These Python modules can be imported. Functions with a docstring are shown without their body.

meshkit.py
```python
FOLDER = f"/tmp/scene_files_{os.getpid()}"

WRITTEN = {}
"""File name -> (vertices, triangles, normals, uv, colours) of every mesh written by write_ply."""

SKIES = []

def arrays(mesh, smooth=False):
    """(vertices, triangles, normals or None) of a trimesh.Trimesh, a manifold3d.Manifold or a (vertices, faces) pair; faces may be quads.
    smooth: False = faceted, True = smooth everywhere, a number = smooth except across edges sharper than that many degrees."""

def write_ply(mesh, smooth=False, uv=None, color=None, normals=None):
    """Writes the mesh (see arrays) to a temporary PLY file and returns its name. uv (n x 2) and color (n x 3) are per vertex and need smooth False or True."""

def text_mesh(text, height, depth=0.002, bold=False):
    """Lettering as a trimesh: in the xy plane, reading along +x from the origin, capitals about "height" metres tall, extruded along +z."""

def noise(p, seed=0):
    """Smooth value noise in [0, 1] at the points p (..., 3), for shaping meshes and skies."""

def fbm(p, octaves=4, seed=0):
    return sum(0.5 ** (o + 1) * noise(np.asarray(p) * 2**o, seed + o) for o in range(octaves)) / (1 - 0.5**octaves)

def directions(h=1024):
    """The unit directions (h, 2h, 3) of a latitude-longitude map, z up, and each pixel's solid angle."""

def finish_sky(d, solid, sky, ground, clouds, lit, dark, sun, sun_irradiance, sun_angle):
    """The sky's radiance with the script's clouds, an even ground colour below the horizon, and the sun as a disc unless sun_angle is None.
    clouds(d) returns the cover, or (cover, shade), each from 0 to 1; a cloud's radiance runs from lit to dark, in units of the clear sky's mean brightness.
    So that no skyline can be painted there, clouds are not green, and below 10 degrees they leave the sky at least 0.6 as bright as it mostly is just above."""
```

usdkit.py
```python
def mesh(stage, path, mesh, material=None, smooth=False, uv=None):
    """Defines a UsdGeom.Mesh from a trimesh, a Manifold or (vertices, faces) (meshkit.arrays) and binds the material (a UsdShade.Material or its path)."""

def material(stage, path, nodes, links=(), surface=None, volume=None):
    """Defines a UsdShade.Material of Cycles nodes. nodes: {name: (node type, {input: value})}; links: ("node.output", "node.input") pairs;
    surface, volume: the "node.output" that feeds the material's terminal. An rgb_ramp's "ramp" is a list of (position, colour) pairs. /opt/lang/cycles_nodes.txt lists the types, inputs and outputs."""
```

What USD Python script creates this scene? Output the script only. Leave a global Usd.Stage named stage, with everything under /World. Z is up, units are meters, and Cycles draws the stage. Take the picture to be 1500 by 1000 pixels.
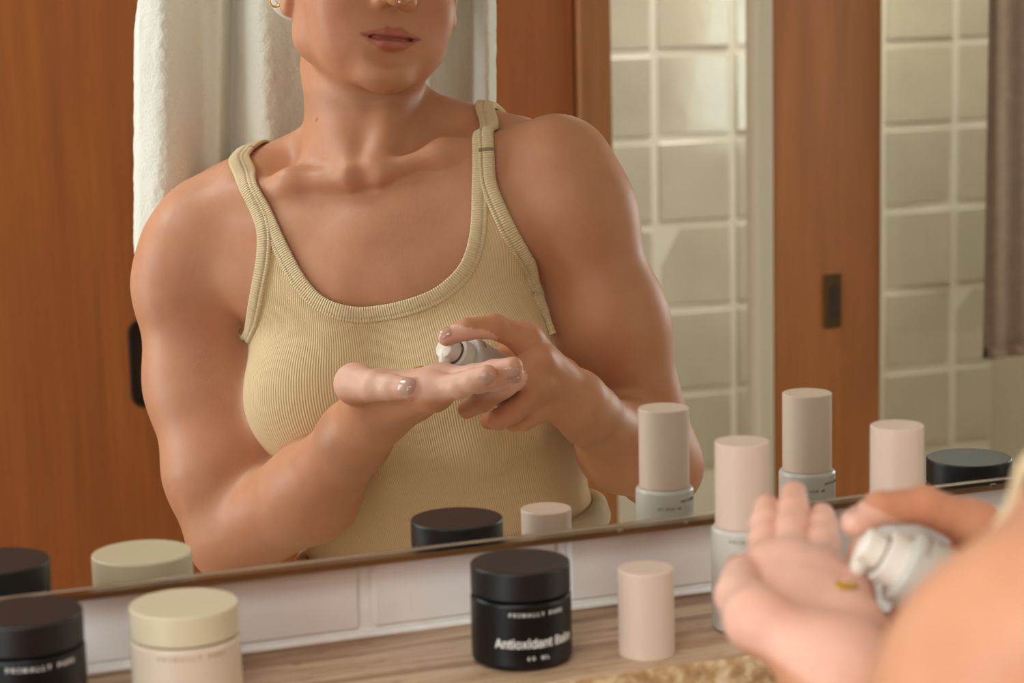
"""A woman at a bathroom mirror pumping face oil into her palm; jars and bottles on the stone ledge. z up, metres; ledge top z = 0, mirror face y = 0, room at y < 0."""
import math
import numpy as np
import trimesh
import shapely
from shapely.geometry import Polygon, LineString, Point
from pxr import Usd, UsdGeom, UsdLux, UsdShade, Sdf, Gf, Vt
import usdkit, meshkit

stage = Usd.Stage.CreateInMemory()
UsdGeom.SetStageUpAxis(stage, UsdGeom.Tokens.z)
UsdGeom.SetStageMetersPerUnit(stage, 1.0)
UsdGeom.Xform.Define(stage, '/World'); UsdGeom.Scope.Define(stage, '/World/Looks')

# ---------------------------------------------------------------- camera
FPX, YAW, PIT, ROL, CD, CH = 3209.85, .356175, .169414, -.0238082, 1.22096, .401836
F = np.array([math.sin(YAW) * math.cos(PIT), math.cos(YAW) * math.cos(PIT), -math.sin(PIT)])
R0 = np.array([math.cos(YAW), -math.sin(YAW), 0]); U0 = np.cross(R0, F)
R = math.cos(ROL) * R0 + math.sin(ROL) * U0
U = -math.sin(ROL) * R0 + math.cos(ROL) * U0
C = np.array([0, -CD, CH])
cam = UsdGeom.Camera.Define(stage, '/World/camera')
cam.AddTransformOp().Set(Gf.Matrix4d(*R, 0, *U, 0, *(-F), 0, *C, 1))
cam.CreateHorizontalApertureAttr(36.0); cam.CreateVerticalApertureAttr(24.0)
cam.CreateFocalLengthAttr(FPX * 36 / 1500)
cam.CreateClippingRangeAttr(Gf.Vec2f(.02, 50))
cam.CreateFStopAttr(8.0); cam.CreateFocusDistanceAttr(1.70)
cam.CreateExposureAttr(0.62)

# ---------------------------------------------------------------- light
def rect_light(path, loc, target, w, h, strength, color):
    l = UsdLux.RectLight.Define(stage, path)
    l.CreateWidthAttr(w); l.CreateHeightAttr(h); l.CreateIntensityAttr(strength); l.CreateColorAttr(Gf.Vec3f(*color))
    z = np.array(loc, float) - np.array(target, float); z /= np.linalg.norm(z)
    x = np.cross([0, 0, 1], z); x /= np.linalg.norm(x); y = np.cross(z, x)
    l.AddTransformOp().Set(Gf.Matrix4d(*x, 0, *y, 0, *z, 0, *map(float, loc), 1))
    return l
WIN_X, SIDE, PS = -1.25, 5.0, .150
DAY = (.80, .94, 1.0)
rect_light('/World/window_light', (WIN_X - .03, -1.20, .435), (0, -1.201, .435), .9, 1.34, 4.4, DAY)        # daylight through the window on the left wall
rect_light('/World/ceiling_light', (-.30, -1.14, 1.175), (-.301, -1.14, 0), .55, .45, 11.5, DAY)       # flush ceiling lamp
rect_light('/World/shower_light', (1.88, -1.86, 1.18), (1.881, -1.86, .2), .65, .55, 8.5, (.97, 1, .97))    # shower skylight
dome = UsdLux.DomeLight.Define(stage, '/World/sky_dome')
dome.CreateIntensityAttr(.6); dome.CreateColorAttr(Gf.Vec3f(*DAY))

# ---------------------------------------------------------------- helpers
taken = {}
def path_of(name, parent=None):
    base = (parent if isinstance(parent, str) else str(parent.GetPath())) if parent else '/World'
    k = base + '/' + name; n = taken.get(k, 0); taken[k] = n + 1
    return k if n == 0 else f'{k}_{n:03d}'
def tag(prim, label=None, cat=None, group=None, kind=None):
    p = prim.GetPrim() if hasattr(prim, 'GetPrim') else prim
    for k, v in (('label', label), ('category', cat), ('group', group), ('kind', kind)):
        if v: p.SetCustomDataByKey(k, v)
    return p
def thing(name, label=None, cat=None, loc=(0, 0, 0), rz=0, group=None, kind=None):
    x = UsdGeom.Xform.Define(stage, path_of(name)); x.AddTranslateOp().Set(Gf.Vec3d(*map(float, loc)))
    if rz: x.AddRotateZOp().Set(float(math.degrees(rz)))
    return tag(x, label, cat, group, kind)
def part(name, mesh, mat, parent=None, smooth=30, uv=None, label=None):
    m = usdkit.mesh(stage, path_of(name, parent), mesh, mat, smooth=smooth, uv=uv)
    if label: tag(m, label)
    return m.GetPrim()
def put(name, v, f, mat, parent=None, n=None, uv=None, tint=None, label=None):
    """A mesh with its own normals, uv and colour attribute."""
    m = usdkit.mesh(stage, path_of(name, parent), (v, f), mat, smooth=False, uv=uv)
    if n is not None:
        m.CreateNormalsAttr(Vt.Vec3fArray.FromNumpy(n.astype(np.float32))); m.SetNormalsInterpolation('vertex')
    if tint is not None:
        UsdGeom.PrimvarsAPI(m).CreatePrimvar('tint', Sdf.ValueTypeNames.Color3fArray, 'vertex').Set(Vt.Vec3fArray.FromNumpy(tint.astype(np.float32)))
    if label: tag(m, label)
    return m.GetPrim()
cat_ = trimesh.util.concatenate
def box(x0, x1, y0, y1, z0, z1):
    b = trimesh.creation.box((x1 - x0, y1 - y0, z1 - z0)); b.apply_translation(((x0 + x1) / 2, (y0 + y1) / 2, (z0 + z1) / 2)); return b
def rbox(x0, x1, y0, y1, z0, z1, r=.002):
    """Box with chamfered edges."""
    pts = []
    for sx in (0, 1):
        for sy in (0, 1):
            for sz in (0, 1):
                x, y, z = (x0, x1)[sx], (y0, y1)[sy], (z0, z1)[sz]
                dx, dy, dz = (r, -r)[sx], (r, -r)[sy], (r, -r)[sz]
                pts += [(x + dx, y + dy, z), (x + dx, y, z + dz), (x, y + dy, z + dz)]
    return trimesh.convex.convex_hull(np.array(pts))
def lathe(profile, n=72):
    p = np.asarray(profile, float); th = np.arange(n) * 2 * np.pi / n
    v = np.stack([np.outer(np.cos(th), p[:, 0]), np.outer(np.sin(th), p[:, 0]), np.tile(p[:, 1], (n, 1))], -1).reshape(-1, 3)
    m = len(p); f = []
    i, j = np.meshgrid(np.arange(n), np.arange(m - 1), indexing='ij'); a = i * m + j; b = ((i + 1) % n) * m + j
    f = np.concatenate([np.stack([a, b, b + 1], -1).reshape(-1, 3), np.stack([a, b + 1, a + 1], -1).reshape(-1, 3)])
    t = trimesh.Trimesh(v, f, process=True); t.update_faces(t.nondegenerate_faces()); return t
def arc(cx, cz, r, a0, a1, n=6):
    a = np.radians(np.linspace(a0, a1, n)); return [(cx + r * math.cos(t), cz + r * math.sin(t)) for t in a]
def tube(pts, r, n=8, closed=False):
    pts = np.asarray(pts, float); k = len(pts); r = np.broadcast_to(r, k)
    t = np.roll(pts, -1, 0) - np.roll(pts, 1, 0) if closed else np.gradient(pts, axis=0)
    t /= np.linalg.norm(t, axis=1, keepdims=True)
    a = np.cross(t, [0.31, .2, .93]); a /= np.linalg.norm(a, axis=1, keepdims=True); b = np.cross(t, a)
    th = np.arange(n) * 2 * np.pi / n
    v = pts[:, None] + r[:, None, None] * (np.cos(th)[None, :, None] * a[:, None] + np.sin(th)[None, :, None] * b[:, None])
    v = v.reshape(-1, 3); f = []
    for i in range(k if closed else k - 1):
        for j in range(n):
            p0, p1 = i * n + j, i * n + (j + 1) % n; q0, q1 = (i + 1) % k * n + j, (i + 1) % k * n + (j + 1) % n
            f += [(p0, p1, q1), (p0, q1, q0)]
    if not closed:
        c0, c1 = len(v), len(v) + 1; v = np.vstack([v, pts[0], pts[-1]])
        for j in range(n):
            f += [(c0, (j + 1) % n, j), (c1, (k - 1) * n + j, (k - 1) * n + (j + 1) % n)]
    return trimesh.Trimesh(v, f, process=False)

# ---------------------------------------------------------------- materials
def lin(c):
    c = np.asarray(c, float) / 255
    return tuple(np.where(c <= .04045, c / 12.92, ((c + .055) / 1.055) ** 2.4))
MAT = {}
def plain(name, rgb, rough=.5, noise=0, scale=60, bump=0, bscale=400, **kw):
    """Principled with a slight procedural tone variation and fine relief."""
    c = np.array(lin(rgb))
    nodes = {'tc': ('texture_coordinate', {}), 'p': ('principled_bsdf', {'base_color': tuple(c), 'roughness': rough, **kw})}
    links = []
    if noise:
        nodes['n'] = ('noise_texture', {'scale': scale, 'detail': 4}); nodes['r'] = ('rgb_ramp', {'ramp': [(.3, tuple(c * (1 - noise))), (.7, tuple(np.minimum(c * (1 + noise), 1)))]})
        links += [('tc.object', 'n.vector'), ('n.fac', 'r.fac'), ('r.color', 'p.base_color')]
    if bump:
        nodes['bn'] = ('noise_texture', {'scale': bscale, 'detail': 3}); nodes['b'] = ('bump', {'strength': bump, 'distance': .001})
        links += [('tc.object', 'bn.vector'), ('bn.fac', 'b.height'), ('b.normal', 'p.normal')]
    MAT[name] = usdkit.material(stage, '/World/Looks/' + name, nodes, links, surface='p.BSDF'); return MAT[name]
def wood(name, dark, light, stretch=(14, 14, .7), rough=.45):
    nodes = {'g': ('geometry', {}), 'oi': ('object_info', {}), 'm': ('mapping', {'scale': stretch}), 'n': ('noise_texture', {'scale': 3.0, 'detail': 6, 'roughness': .6, 'distortion': .4}),
             'm2': ('mapping', {'scale': (stretch[0] * 14, stretch[1] * 14, stretch[2] * 4)}), 'n2': ('noise_texture', {'scale': 3.0, 'detail': 3}),
             'mx': ('mix_float', {'fac': .35}), 'r': ('rgb_ramp', {'ramp': [(.30, lin(dark)), (.70, lin(light))]}),
             'b': ('bump', {'strength': .15, 'distance': .0005}), 'p': ('principled_bsdf', {'roughness': rough})}
    links = [('g.position', 'm.vector'), ('m.vector', 'n.vector'), ('g.position', 'm2.vector'), ('m2.vector', 'n2.vector'), ('n.fac', 'mx.a'), ('n2.fac', 'mx.b'),
             ('mx.result', 'r.fac'), ('r.color', 'p.base_color'), ('n2.fac', 'b.height'), ('b.normal', 'p.normal')]
    MAT[name] = usdkit.material(stage, '/World/Looks/' + name, nodes, links, surface='p.BSDF'); return MAT[name]
plain('grout', (234, 228, 220), .85, .06, 90, .3)
plain('tile_glaze', (230, 221, 215), .22, .03, 8, .12, 25)
plain('shower_tile', (206, 196, 176), .10, .07, 9, .55, 11)
plain('shower_grout', (236, 228, 212), .8)
plain('plaster', (205, 190, 168), .8)
plain('ceiling_paint', (226, 216, 198), .9)
plain('floor_stone', (196, 182, 162), .5, .1, 12)
wood('closet_wood', (136, 70, 22), (172, 94, 36))
wood('jamb_wood', (140, 84, 40), (172, 110, 60))
wood('stile_wood', (150, 88, 40), (182, 112, 58))
wood('backing_wood', (110, 72, 30), (150, 104, 52), (.7, 14, 14))
plain('dark_recess', (52, 32, 18), .7)
plain('brass_dark', (88, 68, 38), .4, metallic=.6)
plain('chrome', (200, 190, 178), .18, metallic=1.0)
plain('black_satin', (9, 8, 8), .36, 0, 60, .06, 1500, specular_ior_level=.35)
plain('black_lid', (19, 15, 14), .42, 0, 60, .10, 1500, specular_ior_level=.45)
plain('beige_lid', (206, 190, 158), .42)
plain('beige_jar', (208, 188, 164), .38)
plain('cap_beige', (206, 184, 160), .5)
plain('cap_pink', (214, 186, 166), .5)
plain('bottle_white', (196, 188, 176), .3)
plain('pump_white', (232, 224, 210), .3)
plain('pump_core', (206, 176, 152), .45)
plain('print_white', (225, 220, 212), .6)
plain('print_grey', (120, 110, 100), .6)
plain('print_tan', (176, 150, 124), .6)
plain('gold', (212, 150, 84), .22, metallic=1.0)
plain('gem', (240, 235, 230), .05, specular_ior_level=1.0)
plain('robe_brown', (118, 92, 74), .95, .1, 60, .6, 300)
plain('oil', (214, 160, 30), .08, transmission_weight=.35, ior=1.45)
plain('nail', (206, 158, 138), .22, coat_weight=.3)
plain('hair', (52, 34, 24), .5, .2, 300)
plain('cabinet_paint', (224, 214, 198), .5)
plain('trousers', (196, 176, 146), .9, .05, 60, .3, 500)
plain('eye_white', (226, 218, 210), .15)
plain('eye_iris', (70, 48, 30), .1)
MAT['mirror_silver'] = usdkit.material(stage, '/World/Looks/mirror_silver', {'p': ('principled_bsdf', {'base_color': (.86, .87, .84), 'metallic': 1.0, 'roughness': 0.0})}, [], surface='p.BSDF')
MAT['shower_glass'] = usdkit.material(stage, '/World/Looks/shower_glass', {'t': ('transparent_bsdf', {'color': (.975, .99, .97)}), 'g': ('glossy_bsdf', {'color': (1, 1, 1), 'roughness': .02}), 'fr': ('fresnel', {'IOR': 1.45}), 'm': ('mix_closure', {})},
    [('fr.fac', 'm.fac'), ('t.BSDF', 'm.closure1'), ('g.BSDF', 'm.closure2')], surface='m.closure')
# travertine: sedimentary bands running along the ledge, small pits
MAT['travertine'] = usdkit.material(stage, '/World/Looks/travertine', {
    'g': ('geometry', {}), 'm': ('mapping', {'scale': (1.6, 26, 26)}), 'n': ('noise_texture', {'scale': 1.0, 'detail': 7, 'roughness': .62, 'distortion': .9}),
    'r': ('rgb_ramp', {'ramp': [(.34, lin((138, 102, 74))), (.43, lin((176, 140, 108))), (.51, lin((204, 174, 142))), (.57, lin((172, 134, 102))), (.64, lin((212, 186, 156))), (.74, lin((226, 204, 176)))]}),
    'm2': ('mapping', {'scale': (60, 200, 200)}), 'v': ('noise_texture', {'scale': 1.0, 'detail': 3}), 'r2': ('rgb_ramp', {'ramp': [(.30, (.55, .45, .36)), (.40, (1, 1, 1))]}),
    'x': ('mix_color', {'blend_type': 'multiply', 'fac': .8}), 'b': ('bump', {'strength': .25, 'distance': .0008}), 'p': ('principled_bsdf', {'roughness': .38})},
    [('g.position', 'm.vector'), ('m.vector', 'n.vector'), ('n.fac', 'r.fac'), ('g.position', 'm2.vector'), ('m2.vector', 'v.vector'), ('v.fac', 'r2.fac'), ('r.color', 'x.a'), ('r2.color', 'x.b'), ('x.result', 'p.base_color'), ('v.fac', 'b.height'), ('b.normal', 'p.normal')], surface='p.BSDF')
MAT['travertine_rough'] = usdkit.material(stage, '/World/Looks/travertine_rough', {
    'g': ('geometry', {}), 'n': ('noise_texture', {'scale': 110, 'detail': 4}), 'r': ('rgb_ramp', {'ramp': [(.32, lin((150, 110, 70))), (.5, lin((184, 146, 100))), (.68, lin((220, 194, 156)))]}),
    'b': ('bump', {'strength': .45, 'distance': .002}), 'p': ('principled_bsdf', {'roughness': .6})},
    [('g.position', 'n.vector'), ('n.fac', 'r.fac'), ('r.color', 'p.base_color'), ('n.fac', 'b.height'), ('b.normal', 'p.normal')], surface='p.BSDF')
# skin: base tone times the mesh's own tint (lips, cheeks, knuckles), fine pores
MAT['skin'] = usdkit.material(stage, '/World/Looks/skin', {
    'a': ('attribute', {'attribute': 'tint'}), 'g': ('geometry', {}), 'n': ('noise_texture', {'scale': 26, 'detail': 8, 'roughness': .65}), 'r': ('rgb_ramp', {'ramp': [(.3, (.94, .87, .84)), (.7, (1.05, 1.08, 1.08))]}),
    'x': ('mix_color', {'blend_type': 'multiply', 'fac': 1.0, 'use_clamp': True}), 'n2': ('noise_texture', {'scale': 700, 'detail': 4}), 'b': ('bump', {'strength': .35, 'distance': .0004}),
    'p': ('principled_bsdf', {'roughness': .50, 'specular_ior_level': .36, 'coat_weight': .04, 'coat_roughness': .36, 'subsurface_weight': .12, 'subsurface_scale': .004, 'subsurface_radius': (1, .4, .25)})},
    [('g.position', 'n.vector'), ('n.fac', 'r.fac'), ('a.color', 'x.a'), ('r.color', 'x.b'), ('x.result', 'p.base_color'), ('g.position', 'n2.vector'), ('n2.fac', 'b.height'), ('b.normal', 'p.normal')], surface='p.BSDF')
# ribbed jersey: the ribs follow u (metres across the ribs)
def ribbed(name, rgb, pitch, axis=0, strength=.9):
    c = np.array(lin(rgb))
    MAT[name] = usdkit.material(stage, '/World/Looks/' + name, {
        'tc': ('texture_coordinate', {}), 's': ('separate_xyz', {}), 'k': ('math', {'math_type': 'multiply', 'value2': 2 * math.pi / pitch}), 'si': ('math', {'math_type': 'sine'}),
        'mr': ('map_range', {'from_min': -1., 'from_max': 1., 'to_min': 0., 'to_max': 1.}), 'r': ('rgb_ramp', {'ramp': [(0, tuple(c * .86)), (.6, tuple(c))]}),
        'b': ('bump', {'strength': strength, 'distance': .0006}), 'p': ('principled_bsdf', {'roughness': .9, 'sheen_weight': .12})},
        [('tc.UV', 's.vector'), ('s.' + 'xy'[axis], 'k.value1'), ('k.value', 'si.value1'), ('si.value', 'mr.value'), ('mr.result', 'r.fac'), ('r.color', 'p.base_color'), ('mr.result', 'b.height'), ('b.normal', 'p.normal')], surface='p.BSDF')
ribbed('jersey', (226, 194, 148), .0019, 0, .5)
ribbed('jersey_band', (230, 202, 158), .0020)
plain('stitch', (226, 198, 150), .9)
MAT['terry'] = usdkit.material(stage, '/World/Looks/terry', {
    'tc': ('geometry', {}), 'n': ('noise_texture', {'scale': 420, 'detail': 3, 'roughness': .7}), 'n3': ('noise_texture', {'scale': 60, 'detail': 2}), 'b': ('bump', {'strength': .8, 'distance': .002}), 'b3': ('bump', {'strength': .3, 'distance': .004}),
    'p': ('principled_bsdf', {'base_color': lin((236, 230, 216)), 'roughness': .95, 'sheen_weight': .3})},
    [('tc.position', 'n.vector'), ('n.fac', 'b.height'), ('tc.position', 'n3.vector'), ('n3.fac', 'b3.height'), ('b3.normal', 'b.normal'), ('b.normal', 'p.normal')], surface='p.BSDF')

# ================================================================ the setting
ZF, YW, ZM = -1.10, .019, .0547       # floor, tile face of the mirror wall, mirror's bottom edge
X0, X1, YB, YS, ZC = WIN_X, 2.25, -1.45, -2.25, 1.20   # left wall, right wall, closet plane, shower back wall, ceiling
def struct(name, mesh, mat, label=None, smooth=30):
    m = usdkit.mesh(stage, path_of(name), mesh, MAT[mat], smooth=smooth); return tag(m, label, None, None, 'structure')
def sgroup(name, label=None):
    return tag(UsdGeom.Xform.Define(stage, path_of(name)), label, None, None, 'structure')

rng = np.random.default_rng(4)
wf = sgroup('wall_front', 'tiled wall carrying the mirror, off-white tiles with pale grout')
part('grout_bed', box(X0, X1, YW + .0025, .12, ZF, ZC), MAT['grout'], wf)
PT, GR = .1290, .0082
for i in range(-12, 15):
    xc = .363 + PT * i
    for j, (z0, z1) in enumerate(((.0055, .0055 + PT - GR), (-.045 - PT + GR, -.045))):
        if xc + PT < X0 + .02 or xc + PT > X1: continue
        jit = rng.uniform(-.0004, .0004)
        part('tile', rbox(xc + GR / 2, xc + PT - GR / 2, YW + jit, YW + .008, z0, z1, .0022), MAT['tile_glaze'], wf)
part('caulk', rbox(X0, X1, YW - .003, YW + .004, 0, .0045, .0015), MAT['grout'], wf, label='pale caulk line along the ledge')

# stone ledge: polished top, chipped rough front
xs = np.linspace(X0, X1, 700)
def ledge():
    prof_n = 9; V = []
    e = meshkit.fbm(np.stack([xs * 30, xs * 0, xs * 0], 1), 4, 3) - .5
    e2 = meshkit.fbm(np.stack([xs * 90, xs * 0 + 5, xs * 0], 1), 3, 8) - .5
    for k, x in enumerate(xs):
        yf = -.1065 - .012 * (x - .5) * 0 + .004 * e[k]
        V.append([(x, YW + .01, -.045), (x, YW + .01, 0), (x, yf + .006, 0), (x, yf + .002 + .002 * e2[k], -.0012), (x, yf - .001 + .003 * e2[k], -.006 + .002 * e[k]),
                  (x, yf - .002 + .004 * e[k], -.016), (x, yf - .001 - .004 * e2[k], -.028), (x, yf - .001, -.043), (x, yf + .002, -.045)])
    V = np.array(V); n, m = V.shape[:2]; f = []
    i, j = np.meshgrid(np.arange(n - 1), np.arange(m), indexing='ij'); a = i * m + j; b = i * m + (j + 1) % m
    f = np.concatenate([np.stack([a, b, b + m], -1).reshape(-1, 3), np.stack([a, b + m, a + m], -1).reshape(-1, 3)])
    v = V.reshape(-1, 3); return v, f, m
lv, lf, lm = ledge()
t = trimesh.Trimesh(lv, lf, process=False)
led = thing('stone_ledge', 'banded beige travertine ledge with a chipped front edge under the mirror', 'ledge', kind='structure')
def sub(t, mask): return t.submesh([np.nonzero(mask)[0]], append=True, repair=False)
istop = ((lf % lm) >= 0).all(1) & ((lf % lm).max(1) <= 3) & ((lf % lm).min(1) >= 1)
part('slab_top', sub(t, istop), MAT['travertine'], led, smooth=60)
part('chipped_front', sub(t, ~istop), MAT['travertine_rough'], led, smooth=60)
van = thing('vanity_cabinet', 'plain cream cabinet front below the stone ledge', 'cabinet', kind='structure')
part('front_panel', rbox(X0, X1, -.085, YW, ZF + .1, -.045, .002), MAT['cabinet_paint'], van); part('plinth', box(X0, X1, -.06, YW, ZF, ZF + .1), MAT['dark_recess'], van)

# mirror
mir = thing('wall_mirror', 'wide frameless wall mirror with a thin metal bottom rail on a wooden backing', 'mirror')
MX0, MX1 = -.75, 1.85
part('mirror_glass', box(MX0, MX1, 0, .005, ZM + .0012, 1.15), MAT['mirror_silver'], mir, smooth=False)
part('bottom_rail', cat_([rbox(MX0, MX1, -.0022, -.0004, ZM - .0002, ZM + .0034, .0006), rbox(MX0, MX1, -.0022, .006, ZM - .0002, ZM + .0009, .0003)]), MAT['chrome'], mir, label='thin chrome channel under the glass')
part('wooden_backing', rbox(MX0, MX1, .0055, YW + .003, ZM - .0062, 1.30, .001), MAT['backing_wood'], mir, label='brown wooden backing board')
for x in (.10, .52, .565, .79, 1.2):
    part('rail_clip', rbox(x, x + .004, -.0026, .0055, ZM - .0012, ZM + .001, .0004), MAT['chrome'], mir)

# room shell
struct('floor', box(X0, X1, YS - .15, .05, ZF - .05, ZF), 'floor_stone', 'stone floor')
struct('ceiling', box(X0 - .1, X1, YS - .15, .12, ZC, ZC + .05), 'ceiling_paint', 'pale ceiling')
wl = sgroup('wall_left', 'plaster wall on the left with a daylight window')
for b in ((YS - .15, -1.68, ZF, ZC), (-.72, .05, ZF, ZC), (-1.68, -.72, ZF, -.25), (-1.68, -.72, 1.12, ZC)):
    part('wall_panel', box(X0 - .10, X0, b[0], b[1], b[2], b[3]), MAT['plaster'], wl)
w1 = sgroup('window_1', 'window in the left wall')
for b in ((-1.68, -1.64, -.25, 1.12), (-.76, -.72, -.25, 1.12), (-1.64, -.76, -.25, -.21), (-1.64, -.76, 1.08, 1.12)):
    part('window_frame', rbox(X0 - .06, X0 + .01, *b, .003), MAT['jamb_wood'], w1)
wr = sgroup('wall_right', 'plaster wall on the right')
for b in ((YS - .15, -1.36, ZF, ZC), (-.70, .05, ZF, ZC), (-1.36, -.70, ZF, -.05), (-1.36, -.70, .62, ZC)):
    part('wall_panel', box(X1, X1 + .10, b[0], b[1], b[2], b[3]), MAT['plaster'], wr)
w2 = sgroup('window_2', 'small window in the right wall')
for b in ((-1.36, -1.33, -.05, .62), (-.73, -.70, -.05, .62), (-1.33, -.73, -.05, -.02), (-1.33, -.73, .59, .62)):
    part('window_frame', rbox(X1 - .01, X1 + .06, *b, .003), MAT['jamb_wood'], w2)
rect_light('/World/side_window_light', (X1 + .06, -1.03, .285), (0, -1.03, .285), .6, .6, SIDE, (.93, 1, .95))

cl = thing('ceiling_lamp', 'flush square ceiling lamp above the room', 'lamp')
part('lamp_frame', cat_([rbox(-.60, -.575, -1.39, -.89, 1.178, ZC, .003), rbox(-.025, 0, -1.39, -.89, 1.178, ZC, .003), rbox(-.575, -.025, -1.39, -1.365, 1.178, ZC, .003), rbox(-.575, -.025, -.915, -.89, 1.178, ZC, .003)]), MAT['plaster'], cl)

# closet: two tall wooden doors with a gap between them, a recessed pull in the first
def closet_door(name, x0, x1, label, pull=None):
    d = thing(name, label, 'door', kind='structure')
    y0, y1 = YB - .03, YB
    if pull:
        pc, pw, ph = pull[0], .017, .055
        outer = Polygon([(x0, ZF), (x1, ZF), (x1, ZC), (x0, ZC)])
        hole = LineString([(pc[0], pc[1] - ph + pw), (pc[0], pc[1] + ph - pw)]).buffer(pw)
        m = trimesh.creation.extrude_polygon(outer.difference(hole), .03, engine='earcut')
        m.apply_transform(np.array([[1, 0, 0, 0], [0, 0, -1, 0], [0, 1, 0, 0], [0, 0, 0, 1.]])); m.apply_translation((0, y1, 0))
        part('door_panel', m, MAT['closet_wood'], d, smooth=False)
        cup = trimesh.creation.extrude_polygon(hole.buffer(.001), .004, engine='earcut'); cup.apply_transform(np.array([[1, 0, 0, 0], [0, 0, -1, 0], [0, 1, 0, 0], [0, 0, 0, 1.]])); cup.apply_translation((0, y1 - .014, 0))
        part('recessed_pull', cup, MAT['dark_recess'], d, label='dark recessed oval pull')
        ring = hole.buffer(.0015).difference(hole.buffer(-.0015)); rm = trimesh.creation.extrude_polygon(ring, .014, engine='earcut'); rm.apply_transform(np.array([[1, 0, 0, 0], [0, 0, -1, 0], [0, 1, 0, 0], [0, 0, 0, 1.]])); rm.apply_translation((0, y1 + .0005, 0))
        part('pull_rim', rm, MAT['dark_recess'], d)
    else:
        part('door_panel', rbox(x0, x1, y0, y1, ZF, ZC, .0015), MAT['closet_wood'], d)
closet_door('door_1', X0, .577, 'orange-brown wooden closet door with a recessed oval pull, behind the left arm in the mirror', pull=((.5055, -.073),))
closet_door('door_2', .583, 1.09, 'orange-brown wooden closet door without a pull, behind the towel and right shoulder in the mirror')
struct('trim_1', rbox(.577, .583, YB - .03, YB - .02, ZF, ZC, .0005), 'dark_recess', 'dark gap between the closet doors')
struct('trim_2', rbox(1.092, 1.138, YB - .05, YB + .012, ZF, ZC, .002), 'jamb_wood', 'lighter wooden jamb beside the closet doors')
# sliding door leaf with a latch, glass beside it
sd = thing('door_3', 'wooden sliding door stile with a small dark latch plate, left of the glass panel', 'door', kind='structure')
part('edge_strip', rbox(1.355, 1.379, YB - .035, YB + .004, ZF, ZC, .003), MAT['plaster'], sd, label='pale strip along the stile')
part('stile', rbox(1.379, 1.549, YB - .035, YB, ZF, ZC, .003), MAT['stile_wood'], sd)
lt = part('latch_plate', rbox(1.458, 1.484, YB, YB + .004, -.105, -.030, .0015), MAT['brass_dark'], sd, label='small dark metal latch plate')
part('latch_slot', rbox(1.466, 1.477, YB + .002, YB + .0055, -.090, -.045, .001), MAT['dark_recess'], lt)
struct('window_3', box(1.549, X1, YB - .024, YB - .018, ZF, ZC), 'shower_glass', 'greenish clear glass shower panel')
# shower: glazed square tiles
wb = sgroup('wall_back', 'shower wall of glossy cream square tiles')
part('grout_bed', box(.9, X1, YS - .15, YS - .0035, ZF, ZC), MAT['shower_grout'], wb)
for i in range(0, 10):
    for j in range(-4, 6):
        x0 = 1.415 + PS * (i - 4); z0 = .100 + PS * j
        if x0 > X1 or x0 < .9: continue
        jit = rng.uniform(-.0012, .0012)
        b = rbox(x0 + .0058, x0 + PS - .0058, YS + jit - .008, YS + jit - .001, z0 + .0058, z0 + PS - .0058, .003)
        a = np.radians(rng.normal(0, .8, 2)); c0 = b.centroid
        b.apply_transform(trimesh.transformations.rotation_matrix(a[0], (0, 0, 1), c0)); b.apply_transform(trimesh.transformations.rotation_matrix(a[1], (1, 0, 0), c0))
        part('tile', b, MAT['shower_tile'], wb)
struct('wall_shower_left', box(.86, .9, YS, YB - .05, ZF, ZC), 'shower_tile', 'left side wall of the shower')
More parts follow.
